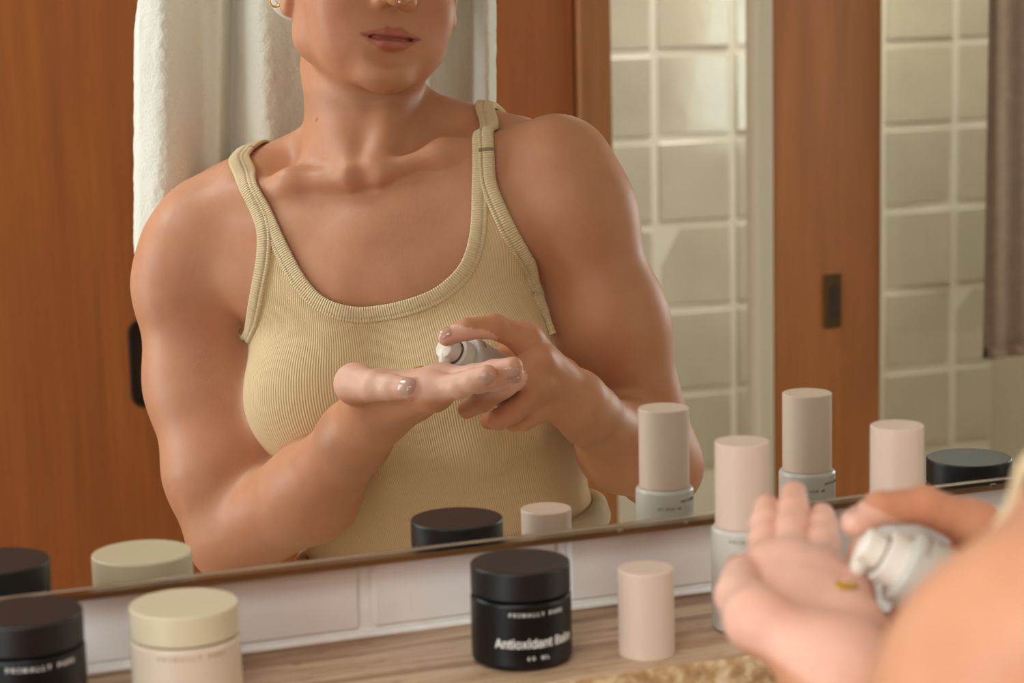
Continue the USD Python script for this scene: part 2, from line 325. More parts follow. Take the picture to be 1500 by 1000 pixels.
# brown towel hanging by the glass
def hanging(x0, x1, y, z0, z1, amp=.012, n=40, m=30, th=.010, seed=1):
    u = np.linspace(0, 1, n); w = np.linspace(0, 1, m); Uu, Ww = np.meshgrid(u, w, indexing='ij')
    yy = y + amp * np.sin(Uu * 15 + .6 * Ww) + amp * .6 * np.sin(Uu * 31 + 1.3 + Ww)
    f = np.stack([x0 + (x1 - x0) * Uu, yy, z0 + (z1 - z0) * Ww], -1); b = f.copy(); b[..., 1] -= th
    v = np.concatenate([f.reshape(-1, 3), b.reshape(-1, 3)]); N = n * m; fs = []
    i, j = np.meshgrid(np.arange(n - 1), np.arange(m - 1), indexing='ij'); a = (i * m + j).ravel()
    q = np.stack([a, a + m, a + m + 1, a + 1], -1); fs = [q[:, [0, 1, 2]], q[:, [0, 2, 3]], N + q[:, [0, 2, 1]], N + q[:, [0, 3, 2]]]
    rim = np.concatenate([np.arange(n) * m, (n - 1) * m + np.arange(1, m), (np.arange(n - 2, -1, -1)) * m + m - 1, np.arange(m - 2, 0, -1)]); r2 = np.roll(rim, -1)
    fs += [np.stack([rim, rim + N, r2 + N], -1), np.stack([rim, r2 + N, r2], -1)]
    return trimesh.Trimesh(v, np.concatenate(fs), process=False)
bt = thing('bath_towel', 'dark brown towel hanging from a rail at the right edge of the mirror', 'towel')
part('cloth', hanging(1.66, 1.98, -1.36, -.150, .80), MAT['robe_brown'], bt, smooth=True)
part('hem', hanging(1.66, 1.98, -1.3585, -.150, -.135, th=.013), MAT['robe_brown'], bt, smooth=True)
rl = thing('towel_rail', 'thin metal rail holding the dark brown towel', 'rail')
part('bar', tube([(1.60, -1.385, .82), (2.2, -1.385, .82)], .008, 12), MAT['chrome'], rl)
for x in (1.62, 2.18):
    part('bracket', tube([(x, -1.385, .82), (x, YB - .015, .82)], .006, 10), MAT['chrome'], rl)

# ================================================================ products on the ledge
def wrap(text, height, r, ang, z, squeeze=1.0, bold=False, track=0):
    """Printed lettering bent round a cylinder of radius r; ang is the bearing (radians) of its middle, readable from outside."""
    if track:
        ms, x = [], 0
        for ch in text:
            if ch == ' ': x += height * .55 + track; continue
            m = meshkit.text_mesh(ch, height, .0003, bold); m.apply_translation((x - m.bounds[0][0], 0, 0)); x = m.bounds[1][0] + track; ms.append(m)
        m = cat_(ms)
    else:
        m = meshkit.text_mesh(text, height, .0003, bold)
    m = m.subdivide_to_size(.0016, max_iter=12) if hasattr(m, 'subdivide_to_size') else m
    v = m.vertices.copy(); mid = (v[:, 0].min() + v[:, 0].max()) / 2
    a = ang + (v[:, 0] - mid) * squeeze / r; rr = r + v[:, 2] - .0001
    m.vertices = np.stack([rr * np.cos(a), rr * np.sin(a), z + v[:, 1]], 1); return m
TOCAM = lambda x, y: math.atan2(C[1] - y, C[0] - x)

def jar(name, label, x, y, r, h, lid_h, body_mat, lid_mat, prints, group=None):
    t = thing(name, label, 'jar', (x, y, 0), group=group); zl = h - lid_h; rb = r * 1.012
    part('body', lathe([(0, .0006), (rb - .0035, .0006)] + arc(rb - .0035, .0041, .0035, -90, 0) + arc(rb - .0022, zl - .0035, .0022, 0, 80) + [(rb - .004, zl - .0010), (rb - .0045, zl + .002), (0, zl + .002)]), MAT[body_mat], t)
    part('lid', lathe([(0, zl), (r - .0008, zl)] + arc(r - .0006, zl + .0006, .0006, -90, 0, 4) + arc(r - .0012, h - .0012, .0012, 0, 90) + [(0, h)]), MAT[lid_mat], t)
    for txt, hh, ang, z, sq, mat, bold, tr in prints:
        part('print', wrap(txt, hh, (rb if z < zl else r), ang, z, sq, bold, tr), MAT[mat], t, smooth=False, label=None)
    return t
a = TOCAM(.435, -.0564)
jar('cosmetic_jar', 'black jar with white lettering, just left of the lone cap on the ledge', .435, -.0564, .0293, .0587, .0165, 'black_satin', 'black_lid',
    [('PRIMALLY PURE', .0021, a + .33, .0335, 1.0, 'print_white', True, .0011), ('Antioxidant Balm', .0052, a + .33, .0148, .92, 'print_white', True, 0), ('60 ML', .0021, a + .33, .0075, 1.0, 'print_white', True, .0014),
     ('AZ', .0020, math.radians(72), .0465, 1.0, 'print_white', False, 0)])
a = TOCAM(.2349, -.0587)
jar('cosmetic_jar', 'cream beige jar with faint tan lettering, near the left end of the ledge', .2349, -.0587, .03008, .0595, .0170, 'beige_jar', 'beige_lid',
    [('PRIMALLY PURE', .0024, a + .12, .0352, 1.0, 'print_tan', True, .0013)])
a = TOCAM(.1487, -.0565)
jar('cosmetic_jar', 'black jar cut off by the left edge of the picture, leftmost on the ledge', .1487, -.0565, .0309, .0650, .0170, 'black_satin', 'black_lid',
    [('PRIMALLY PURE', .0024, a + .25, .0405, 1.0, 'print_white', True, .0013)])
a = TOCAM(.8137, -.0613)
jar('cosmetic_jar', 'black jar whose lid shows low at the far right of the mirror', .8137, -.0613, .0293, .0587, .0165, 'black_satin', 'black_lid',
    [('PRIMALLY PURE', .0021, a + .1, .0335, 1.0, 'print_white', True, .0011)])

HC, HB, RB = .05224, .11656, .0190
def cap_mesh(z0=0):
    r, h = .0165, HC
    return lathe([(r - .0012, z0 + .0), (r - .0003, z0 + .0001)] + [(r, z0 + .0006)] + arc(r - .0010, z0 + h - .0010, .0010, 0, 90) + [(0, z0 + h), (0, z0 + h - .0015), (r - .0012, z0 + h - .0015), (r - .0012, z0)])
def bottle_body(rb=RB, z1=HB - HC):
    return lathe([(0, .0003), (rb - .002, .0003)] + arc(rb - .002, .0023, .002, -90, 0) + arc(rb - .0028, z1 - .0028, .0028, 0, 90) + [(.0148, z1), (0, z1 + .0002)])
def pump(parent, z0, pm='pump_white'):
    """Collar, core, spouted actuator of an airless pump."""
    part('collar', lathe([(0.009, z0), (.0132, z0)] + arc(.0124, z0 + .0092, .0008, 0, 90, 4) + [(.0100, z0 + .010), (.0094, z0 + .0092), (.0090, z0 + .003), (.009, z0)]), MAT[pm], parent)
    part('stem', lathe([(0, z0 + .002), (.0072, z0 + .002), (.0072, z0 + .013), (0, z0 + .013)]), MAT['pump_core'], parent)
    a = lathe([(0, z0 + .011), (.0086, z0 + .011)] + arc(.0070, z0 + .0195, .0018, 0, 80) + [(.0035, z0 + .0222), (0, z0 + .0226)])
    s = tube([(0, 0, z0 + .0172), (.006, 0, z0 + .0170), (.0115, 0, z0 + .0160), (.0140, 0, z0 + .0150)], [.0052, .0050, .0042, .0034], 14)
    return part('actuator', a, MAT[pm], parent), part('nozzle', s, MAT[pm], parent)
def bottle(label, x, y, capmat, prints):
    t = thing('serum_bottle', label, 'bottle', (x, y, 0))
    part('body', bottle_body(), MAT['bottle_white'], t); part('cap', cap_mesh(HB - HC), MAT[capmat], t)
    for txt, hh, ang, z, tr in prints:
        part('print', wrap(txt, hh, RB, ang, z, 1.0, False, tr), MAT['print_grey'], t, smooth=False)
    return t
back = [('DIRECTIONS', .0016, math.radians(60), .0565, .0003), ('SKIN OIL', .0018, math.radians(112), .0520, .0003), ('30', .0018, math.radians(84), .0520, .0003)]
a = TOCAM(.5796, -.0568); bottle('white bottle with a pinkish beige cap, directly behind the open palm', .5796, -.0568, 'cap_pink', [('PRIMALLY PURE', .0022, a + .42, .0570, .001)] + back)
a = TOCAM(.6856, -.0585); bottle('white bottle with a pinkish beige cap, behind the pumping hand, rightmost bottle', .6856, -.0585, 'cap_pink', [('PRIMALLY PURE', .0022, a + .42, .0570, .001)] + back)
lc = thing('bottle_cap', 'loose pinkish beige bottle cap standing alone on the front of the ledge', 'cap', (.5049, -.0798, 0)); part('shell', cap_mesh(0), MAT['cap_pink'], lc)

# ================================================================ the person
# Modelled in the frame of her mirror image (X right, Y up, Z towards the viewer, origin at the camera), then reflected back into the room as one rigid figure.
FR = np.stack([R, U, -F])                      # rows: frame axes in world
def P(u, v, d):
    return np.array([(u - 750) * d / FPX, (500 - v) * d / FPX, -d])
def Wd(x, y, z): return FR @ (np.array([x, -y, z]) - C)                 # room point -> frame
def to_world(p): w = p @ FR + C; w[:, 1] *= -1; return w
def dir_world(n): w = n @ FR; w[:, 1] *= -1; return w
UP = FR @ np.array([0, 0, 1.0])
def unit(v): v = np.asarray(v, float); return v / np.linalg.norm(v)
BIG = 1.0
class Prim:
    """A blob of the figure: f gives signed distance; c, r bound it."""
    def __init__(s, f, c, r, k): s.f, s.c, s.r, s.k = f, np.asarray(c, float), r, k
def cone(a, b, ra, rb, k=.012):
    a, b = np.asarray(a, float), np.asarray(b, float); ab = b - a; L = ab @ ab
    def f(p):
        h = np.clip((p - a) @ ab / L, 0, 1); return np.linalg.norm(p - a - h[:, None] * ab, axis=1) - (ra + (rb - ra) * h)
    return Prim(f, (a + b) / 2, math.sqrt(L) / 2 + max(ra, rb), k)
def ell(c, r, axes=None, k=.012):
    c, r = np.asarray(c, float), np.asarray(r, float); A = np.eye(3) if axes is None else np.asarray(axes)
    def f(p):
        q = (p - c) @ A.T; k0 = np.linalg.norm(q / r, axis=1); k1 = np.linalg.norm(q / (r * r), axis=1); return k0 * (k0 - 1) / np.maximum(k1, 1e-9)
    return Prim(f, c, r.max(), k)
def chain(pts, radii, k=.004): return [cone(a, b, ra, rb, k) for a, b, ra, rb in zip(pts[:-1], pts[1:], radii[:-1], radii[1:])]
def smin(a, b, k):
    h = np.maximum(k - np.abs(a - b), 0) / k; return np.minimum(a, b) - h * h * k * .25
def smax(a, b, k): return -smin(-a, -b, k)
def field(prims, margin=.05):
    def sdf(p):
        d = np.full(len(p), BIG)
        for q in prims:
            neg = q.k < 0; m = np.linalg.norm(p - q.c, axis=1) < q.r + margin
            if not m.any(): continue
            i = np.nonzero(m)[0]; v = q.f(p[i])
            d[i] = smax(d[i], -v, -q.k) if neg else smin(d[i], v, q.k)
        return d
    return sdf
def union(*fs):
    def sdf(p):
        d = fs[0](p)
        for f in fs[1:]: d = np.minimum(d, f(p))
        return d
    return sdf
def grad(sdf, p, e=4e-4):
    T = np.array([[1, -1, -1], [-1, -1, 1], [-1, 1, -1], [1, 1, 1.0]])
    return sum(t * sdf(p + e * t)[:, None] for t in T) / (4 * e)
def newton(sdf, p, n=3, off=0.0):
    for _ in range(n):
        g = grad(sdf, p); p = p - (sdf(p) - off)[:, None] * g / np.maximum((g * g).sum(1), .2)[:, None]
    return p
def extract(sdf, lo, hi, h, keep=None, off=0.0, m=6):
    """Surface nets on a sparse grid; vertices are then moved onto the surface itself."""
    lo, hi = np.asarray(lo, float), np.asarray(hi, float); nb = np.maximum(np.ceil((hi - lo) / (h * m)).astype(int), 1); n = nb * m
    I = np.stack(np.meshgrid(*[np.arange(k) for k in nb], indexing='ij'), -1).reshape(-1, 3)
    cc = lo + (I + .5) * m * h; dc = sdf(cc) - off
    if keep is not None: dc = np.where(keep(cc), dc, np.where(dc < 0, -9, 9))
    near = np.abs(dc) < m * h * 1.15
    val = np.repeat(np.repeat(np.repeat(dc.reshape(nb), m, 0), m, 1), m, 2).astype(np.float32); val = np.pad(val, ((0, 1),) * 3, mode='edge')
    off3 = np.stack(np.meshgrid(*[np.arange(m + 1)] * 3, indexing='ij'), -1).reshape(-1, 3)
    q = (I[near][:, None] * m + off3[None]).reshape(-1, 3); key = np.unique(np.ravel_multi_index(q.T, val.shape)); q = np.stack(np.unravel_index(key, val.shape), -1)
    val.ravel()[key] = np.concatenate([sdf(lo + b * h) for b in np.array_split(q, max(1, len(q) // 60000))]) - off
    done = np.zeros(val.shape, bool); done.ravel()[key] = True
    s = val < 0; corners = [(a, b, c) for a in (0, 1) for b in (0, 1) for c in (0, 1)]
    sl = lambda A, a, b, c: A[a:A.shape[0] - 1 + a, b:A.shape[1] - 1 + b, c:A.shape[2] - 1 + c]
    cnt = sum(sl(s, *c).astype(np.int8) for c in corners); ok = np.ones_like(cnt, bool)
    for c in corners: ok &= sl(done, *c)
    act = (cnt > 0) & (cnt < 8) & ok; ai = np.argwhere(act); idx = np.full(act.shape, -1, np.int64); idx[act] = np.arange(len(ai))
    acc = np.zeros((len(ai), 3)); num = np.zeros(len(ai))
    V = {c: val[ai[:, 0] + c[0], ai[:, 1] + c[1], ai[:, 2] + c[2]].astype(float) for c in corners}
    for a in corners:
        for ax in range(3):
            if a[ax] == 0:
                b = list(a); b[ax] = 1; b = tuple(b); va, vb = V[a], V[b]; x = (va < 0) != (vb < 0)
                t = np.where(x, va / np.where(x, va - vb, 1), 0); pt = np.array(a, float)[None].repeat(len(ai), 0); pt[:, ax] += t; acc[x] += pt[x]; num[x] += 1
    v = lo + (ai + acc / np.maximum(num, 1)[:, None]) * h; fs = []
    for ax in range(3):
        b, c = (ax + 1) % 3, (ax + 2) % 3; sh = [0, 0, 0]; sh[ax] = 1
        A = s[tuple(slice(0, s.shape[k] - sh[k]) for k in range(3))]; B = s[tuple(slice(sh[k], s.shape[k]) for k in range(3))]
        e = np.argwhere(A != B); e = e[(e[:, b] > 0) & (e[:, c] > 0) & (e[:, b] < act.shape[b]) & (e[:, c] < act.shape[c]) & (e[:, ax] < act.shape[ax])]
        g = []
        for db, dcc in ((0, 0), (1, 0), (1, 1), (0, 1)):
            w = e.copy(); w[:, b] -= db; w[:, c] -= dcc; g.append(idx[w[:, 0], w[:, 1], w[:, 2]])
        g = np.stack(g, 1); g = g[(g >= 0).all(1)]; fs += [g[:, [0, 1, 2]], g[:, [0, 2, 3]]]
    f = np.concatenate(fs); v0 = v; v = newton(sdf, v, 2, off); far = np.linalg.norm(v - v0, axis=1) > 2 * h; v[far] = v0[far]
    n = grad(sdf, v); n /= np.maximum(np.linalg.norm(n, axis=1, keepdims=True), 1e-9)
    fl = (np.cross(v[f[:, 1]] - v[f[:, 0]], v[f[:, 2]] - v[f[:, 0]]) * n[f].sum(1)).sum(1) < 0; f[fl] = f[fl][:, ::-1]
    used = np.unique(f); re = np.full(len(v), -1); re[used] = np.arange(len(used)); return v[used], re[f], n[used]
def solid(name, v, f, n, mat, parent, **kw):
    """Reflect into the room (which turns the faces over) and define the mesh."""
    return put(name, to_world(v), f[:, ::-1], MAT[mat], parent, n=dir_world(n), **kw)

# ---- torso: a loft of half-ellipses along a leaning axis
LEAN, TURN = math.radians(10.5), math.radians(12.5)
O = P(553, 292, 1.852)                                                  # between the shoulder joints
tu = unit(unit(UP) * math.cos(LEAN) + np.array([-1, 0, 0]) * math.sin(LEAN))
tf = np.array([-math.sin(TURN), 0, math.cos(TURN)]); tf = unit(tf - tu * (tf @ tu)); tr = np.cross(tu, tf)
TA = np.stack([tr, tu, tf])                                            # torso axes: right, up, forward
def T(x, y, z): return O + np.array([x, y, z]) @ TA
from scipy.interpolate import PchipInterpolator
#        y     half-width  front  back   x-shift
LOFT = np.array([(-.62, .175, .105, .125, 0), (-.50, .168, .100, .125, 0), (-.42, .150, .095, .105, 0), (-.34, .130, .088, .085, 0), (-.27, .122, .086, .080, 0), (-.21, .124, .088, .084, 0), (-.16, .129, .090, .092, 0), (-.115, .133, .086, .098, 0),
                 (-.07, .132, .074, .096, 0), (-.03, .120, .056, .086, 0), (.005, .094, .040, .068, 0), (.035, .058, .026, .052, 0), (.06, .03, .016, .03, 0)])
LI = [PchipInterpolator(LOFT[:, 0], LOFT[:, i]) for i in range(1, 5)]
def torso_f(p):
    q = (p - O) @ TA.T; y = np.clip(q[:, 1], LOFT[0, 0], LOFT[-1, 0]); a, fr, bk, sx = (i(y) for i in LI)
    x = np.abs(q[:, 0] - sx); z = q[:, 2]; b = np.where(z > 0, fr, bk); e = 2.35
    k = ((x / a) ** e + (np.abs(z) / b) ** e + 1e-12) ** (1 / e); gx = (x / a) ** (e - 1) / a * k ** (1 - e); gz = (np.abs(z) / b) ** (e - 1) / b * k ** (1 - e)
    d = (k - 1) / np.maximum(np.sqrt(gx * gx + gz * gz), 1.0); dy = np.maximum(q[:, 1] - LOFT[-1, 0], LOFT[0, 0] - q[:, 1])
    return np.where(dy > 0, np.sqrt(np.maximum(d, 0) ** 2 + dy ** 2), d)
torso = Prim(torso_f, T(0, -.28, 0), .42, .02)
SL, SR = P(275, 362, 1.882), P(828, 248, 1.807)                        # shoulder joints
nb, nt = P(537, 236, 1.862), P(524, 30, 1.905)                         # neck
trap = [cone(P(492, 212, 1.905), P(336, 292, 1.980), .029, .022, .03), cone(P(338, 290, 1.975), P(354, 272, 1.882), .0215, .016, .03), cone(P(392, 284, 1.915), P(298, 318, 1.910), .034, .029, .03), cone(P(565, 170, 1.885), P(760, 202, 1.855), .030, .018, .03)]
clav = [cone(P(510, 263, 1.805), P(425, 266, 1.830), .0075, .0066, .012), cone(P(425, 266, 1.830), P(305, 308, 1.882), .0066, .010, .022),
        cone(P(552, 254, 1.797), P(650, 222, 1.798), .0075, .0066, .012), cone(P(650, 222, 1.798), P(800, 212, 1.802), .0066, .010, .022)]
girdle = [cone(T(0, -.045, .022), SL, .048, .030, .03), cone(T(0, -.045, .022), SR, .048, .030, .03), cone(T(-.05, -.01, -.005), P(300, 326, 1.905), .042, .030, .03), cone(T(.05, -.01, -.005), P(806, 226, 1.817), .044, .026, .03)]
bust = [ell(T(-.070, -.150, .062), (.060, .056, .044), TA, .035), ell(T(.070, -.150, .062), (.060, .056, .044), TA, .035)]
pect = [cone(T(-.03, -.075, .052), P(300, 395, 1.868), .028, .022, .03), cone(T(.03, -.075, .052), P(815, 300, 1.797), .028, .022, .03)]
lat = [cone(T(-.105, -.22, -.01), P(322, 420, 1.912), .030, .026, .03), cone(T(.105, -.22, -.01), P(808, 330, 1.842), .030, .026, .03)]
core = [torso] + girdle + bust + pect + lat + trap + clav
neck = [cone(nb, nt, .0495, .048, .025), cone(P(468, 100, 1.885), P(517, 250, 1.806), .010, .0070, .016), cone(P(598, 100, 1.858), P(551, 246, 1.800), .010, .0070, .016), ell(P(531, 258, 1.786), (.009, .007, .006), None, -.012)]
# ---- arms
EL, ER = P(346, 782, 1.865), P(966, 682, 1.852)
WL = Wd(.4786, -.3655, .0692); WR = P(845, 588, 1.700)
armL = [cone(P(277, 366, 1.882), P(269, 425, 1.889), .0345, .0375, .03), cone(P(269, 415, 1.889), P(298, 560, 1.893), .0378, .0450, .03), cone(P(297, 560, 1.893), P(326, 690, 1.872), .0450, .0470, .03), cone(P(326, 690, 1.872), EL, .0470, .0405, .02),
        cone(EL, P(455, 722, 1.79), .0390, .0375, .014), cone(P(455, 722, 1.79), P(520, 640, 1.715), .0370, .0255, .02), cone(P(520, 640, 1.715), WL, .0255, .0215, .02)]
armR = [cone(SR, P(856, 312, 1.807), .0340, .0370, .03), cone(P(856, 312, 1.807), P(903, 470, 1.815), .0370, .0378, .03), cone(P(903, 470, 1.815), ER, .0378, .0340, .03),
        cone(ER, P(912, 655, 1.792), .0335, .0345, .016), cone(P(912, 655, 1.792), P(862, 606, 1.725), .0330, .0225, .02), cone(P(862, 606, 1.725), WR, .0225, .0195, .012)]
# ---- left hand, palm up (room points found from both views)
H = {k: Wd(*v) for k, v in dict(iM=(.4905, -.2660, .0985), mM=(.4990, -.2760, .1020), rM=(.5068, -.2915, .1005), pM=(.5130, -.3080, .0950),
     iP=(.5030, -.2385, .1070), mP=(.5155, -.2430, .1110), rP=(.5235, -.2600, .1075), pP=(.5320, -.2830, .0985),
     iD=(.5090, -.2265, .1125), mD=(.5245, -.2265, .1170), rD=(.5325, -.2440, .1115), pD=(.5405, -.2690, .1010),
     iT=(.5150, -.2150, .1180), mT=(.5330, -.2110, .1225), rT=(.5405, -.2285, .1140), pT=(.5475, -.2570, .1030),
     thT=(.4745, -.2665, .1020), thI=(.4570, -.2995, .0995), thM=(.4510, -.3300, .0970), thC=(.4690, -.3500, .0835)).items()}
palmL = [cone(WL, H['iM'], .0175, .0125, .012), cone(WL, H['mM'], .0175, .0125, .012), cone(WL, H['rM'], .0175, .0122, .012), cone(WL, H['pM'], .0170, .0115, .012),
         cone(H['thC'], H['thM'], .0165, .0142, .012), cone(H['thM'], H['thI'], .0142, .0118, .008), cone(H['thC'], H['iM'], .012, .011, .012),
         cone(WL, Wd(.500, -.335, .083), .017, .0165, .012), cone(WL, WL + .4 * (WL - P(520, 640, 1.715)), .0215, .017, .012)]
def finger(pts, radii, k): return chain(pts, radii, k)
fing = lambda h, n, r: finger([h[n + 'M'], h[n + 'P'], h[n + 'D'], h[n + 'T']], r, .003)
thumbL = chain([H['thI'], .5 * (H['thI'] + H['thT']), H['thT']], [.0112, .0096, .0082], .003)
# ---- right hand round the bottle
G = dict(iM=P(772, 498, 1.664), iP=P(724, 478, 1.647), iD=P(684, 482, 1.636), iT=P(654, 494, 1.634),
         mM=P(790, 530, 1.662), mP=P(737, 566, 1.648), mD=P(706, 588, 1.654), mT=P(684, 600, 1.668),
         rM=P(788, 566, 1.664), rP=P(752, 602, 1.664), rD=P(730, 614, 1.674), rT=P(716, 616, 1.690),
         pM=P(792, 596, 1.676), pP=P(768, 616, 1.682), pD=P(752, 618, 1.694), pT=P(745, 612, 1.708),
         tC=P(818, 556, 1.718), tM=P(786, 528, 1.738), tI=P(748, 522, 1.738), tT=P(718, 530, 1.722))
palmR = [cone(WR, G['iM'], .0165, .0118, .012), cone(WR, G['mM'], .0165, .0112, .012), cone(WR, G['rM'], .0165, .0110, .012), cone(WR, G['pM'], .0165, .0105, .012),
         cone(WR, G['tC'], .016, .016, .012), cone(G['tC'], G['tM'], .0155, .0125, .01), cone(G['tC'], P(778, 514, 1.690), .012, .010, .012), cone(P(862, 606, 1.725), WR, .021, .0185, .012)]
knuR = [ell(G[k] + np.array([0, .004, .009]), (.0075, .006, .005), None, .008) for k in ('iM', 'mM', 'rM')] + [cone(G['mM'] + [.004, .001, .009], P(822, 560, 1.672), .003, .002, .008), cone(G['rM'] + [.003, .001, .008], P(824, 574, 1.676), .003, .002, .008)]
thumbR = chain([G['tM'], G['tI'], G['tT']], [.0118, .0108, .0085], .004)
FR_R = [.0098, .0088, .0080, .0068]; FR_M = [.0098, .0088, .0080, .0069]; FR_P = [.0085, .0076, .0068, .0058]
# ---- head
HY, HP, HR = math.radians(17), math.radians(-2), math.radians(-3)
cy, sy_, cp, sp, cr, sr = math.cos(HY), math.sin(HY), math.cos(HP), math.sin(HP), math.cos(HR), math.sin(HR)
hf = np.array([sy_ * cp, sp, cy * cp]); hu0 = unit(np.array([0, 1, 0]) - hf * hf[1]); hr0 = np.cross(hu0, hf)
hr = cr * hr0 + sr * hu0; hu = -sr * hr0 + cr * hu0; HA = np.stack([hr, hu, hf])
MO = P(573, 56, 1.775)                                                 # middle of the mouth
HO = MO - .086 * hf
def Hd(x, y, z): return HO + np.array([x, y, z]) @ HA
def hcone(a, b, ra, rb, k): return cone(Hd(*a), Hd(*b), ra, rb, k)
def hell(c, r, k): return ell(Hd(*c), r, HA, k)
head = [hell((0, .098, -.002), (.073, .088, .093), .03), hell((0, .025, .030), (.060, .062, .052), .03)]
for s in (-1, 1):
    head += [hcone((s * .046, .006, .010), (s * .010, -.026, .062), .013, .0085, .018), hcone((s * .048, .050, -.002), (s * .046, .004, .008), .016, .014, .02), hell((s * .034, .026, .060), (.022, .020, .018), .022), hell((s * .024, -.004, .055), (.018, .015, .014), .03)]
head += [hell((0, -.0275, .0715), (.0155, .0118, .0115), .02), hell((0, .004, .070), (.028, .020, .0150), .018),
         hcone((0, .062, .082), (0, .036, .096), .0075, .0085, .012), hell((0, .033, .1005), (.0092, .0085, .0085), .006), hell((-.0115, .030, .0895), (.0072, .0070, .0090), .005), hell((.0115, .030, .0895), (.0072, .0070, .0090), .005)]
# lips, mouth line, philtrum, nostrils, eye sockets
head += [hcone((-.0225, .0018, .0768), (-.006, .0046, .0858), .0016, .0036, .004), hcone((.0225, .0018, .0768), (.006, .0046, .0858), .0016, .0036, .004), hcone((-.006, .0046, .0857), (.006, .0046, .0857), .0036, .0036, .003),
         hcone((-.020, -.0026, .0775), (-.006, -.0056, .0846), .0018, .0046, .005), hcone((.020, -.0026, .0775), (.006, -.0056, .0846), .0018, .0046, .005), hcone((-.006, -.0057, .0848), (.006, -.0057, .0848), .0046, .0046, .004)]
head += [hcone((-.027, .0016, .0770), (-.010, -.0004, .0880), .0012, .0016, -.0022), hcone((.027, .0016, .0770), (.010, -.0004, .0880), .0012, .0016, -.0022), hcone((-.010, -.0004, .0884), (.010, -.0004, .0884), .0016, .0016, -.0022),
         hcone((0, .011, .0895), (0, .019, .0930), .0015, .0018, -.004), hcone((-.0062, .0240, .0930), (-.0058, .0290, .0930), .0026, .0020, -.0025), hcone((.0062, .0240, .0930), (.0058, .0290, .0930), .0026, .0020, -.0025), hell((0, -.0165, .0885), (.014, .0040, .006), -.010)]
for s in (-1, 1):
    head += [hell((s * .031, .066, .092), (.018, .011, .012), -.016), hcone((s * .014, .083, .078), (s * .045, .084, .064), .006, .005, .012), hell((s * .031, .066, .0700), (.0125, .0118, .0120), .002),
             hell((s * .071, .052, -.004), (.006, .028, .017), .006), hell((s * .078, .054, .002), (.004, .018, .009), -.004), hell((s * .070, .028, .002), (.006, .008, .007), .005)]
# ---- legs (behind the ledge, out of the picture)
FL = -UP * 1.0
hips = T(0, -.60, 0); hipz = hips @ FR[:, 2] + C[2]
def down(p, z): w = to_world(np.array([p]))[0]; return Wd(w[0], w[1], z)
legs = []; feet = []
for s in (-1, 1):
    hp = T(s * .085, -.56, -.01); kn = down(hp, -.62) + .02 * tf; an = down(hp, ZF + .085); toe = down(hp + .17 * tf, ZF + .022); heel = down(hp - .04 * tf, ZF + .030)
    legs += [cone(hp, kn, .082, .058, .03), cone(kn, an, .056, .036, .03)]; feet += [cone(an, heel, .034, .028, .03), cone(an, down(hp + .09 * tf, ZF + .032), .032, .030, .03), cone(down(hp + .09 * tf, ZF + .030), toe, .032, .022, .02)]

bodyF = field(core + neck + head[:0] + armL + armR + legs + feet)
headF = field(neck + head)
handL = field(palmL + armL[-1:] + thumbL); fL = [field(fing(H, 'i', [.0108, .0092, .0082, .0068])), field(fing(H, 'm', [.0108, .0094, .0084, .0070])), field(fing(H, 'r', [.0105, .0090, .0080, .0066])), field(fing(H, 'p', FR_P))]
handR = field(palmR + knuR + armR[-1:]); fR = [field(fing(G, 'i', [.0108, .0094, .0080, .0066])), field(fing(G, 'm', FR_M)), field(fing(G, 'r', FR_R)), field(fing(G, 'p', FR_P)), field(thumbR)]
def fused(base, fingers, k=.009):
    def sdf(p):
        fs = fingers[0](p)
        for g in fingers[1:]: fs = smin(fs, g(p), .0015)
        return smin(base(p), fs, k)
    return sdf
handLF, handRF = fused(handL, fL), fused(handR, fR)
def whole(p):
    d = bodyF(p)
    for f, c, r in ((headF, HO + .05 * hu, .22), (handLF, H['mM'], .20), (handRF, G['mM'], .20)):
        m = np.linalg.norm(p - c, axis=1) < r
        if m.any(): i = np.nonzero(m)[0]; d[i] = smin(d[i], f(p[i]), .004)
    return d
pl_L = (unit(WL - P(520, 640, 1.715)), P(520, 640, 1.715)); pl_R = (unit(WR - P(862, 606, 1.725)), P(862, 606, 1.725))
nearL, nearR = field(palmL + armL[-1:] + thumbL + sum([fing(H, k, [.01] * 4) for k in 'imrp'], []), .1), field(palmR + armR[-1:] + thumbR + sum([fing(G, k, [.01] * 4) for k in 'imrp'], []), .1)
inL = lambda p, e=0: ((p - pl_L[1]) @ pl_L[0] > -e) & (nearL(p) < .022)
inR = lambda p, e=0: ((p - pl_R[1]) @ pl_R[0] > -e) & (nearR(p) < .022)
neck_y = P(0, 150, 1.84)[1]
inH = lambda p, e=0: (p[:, 1] > neck_y - e) & (np.linalg.norm(p - HO, axis=1) < .25)
zW = lambda p: p @ FR[:, 2] + C[2]
inG = lambda p, e=0: zW(p) < -.35 + e
E = .012
pieces = []
def bounds(prims, pad=.01): return np.min([q.c - q.r for q in prims], 0) - pad, np.max([q.c + q.r for q in prims], 0) + pad
lo, hi = bounds(core[1:] + neck + armL + armR, .02); lo[1] = min(lo[1], T(0, -.6, 0)[1])
pieces.append(extract(whole, lo, hi, .0032, lambda p: ~(inL(p, -E) | inR(p, -E) | inH(p, -E) | inG(p, -.02))))
for pr, ins, h in ((palmL + sum([fing(H, k, [.01] * 4) for k in 'imrp'], []) + thumbL, inL, .0014), (palmR + sum([fing(G, k, [.01] * 4) for k in 'imrp'], []) + thumbR, inR, .0014)):
    lo, hi = bounds(pr); pieces.append(extract(whole, lo, hi, h, lambda p, ins=ins: ins(p, E)))
lo, hi = bounds(head + neck); pieces.append(extract(whole, lo, hi, .0017, lambda p: inH(p, E)))
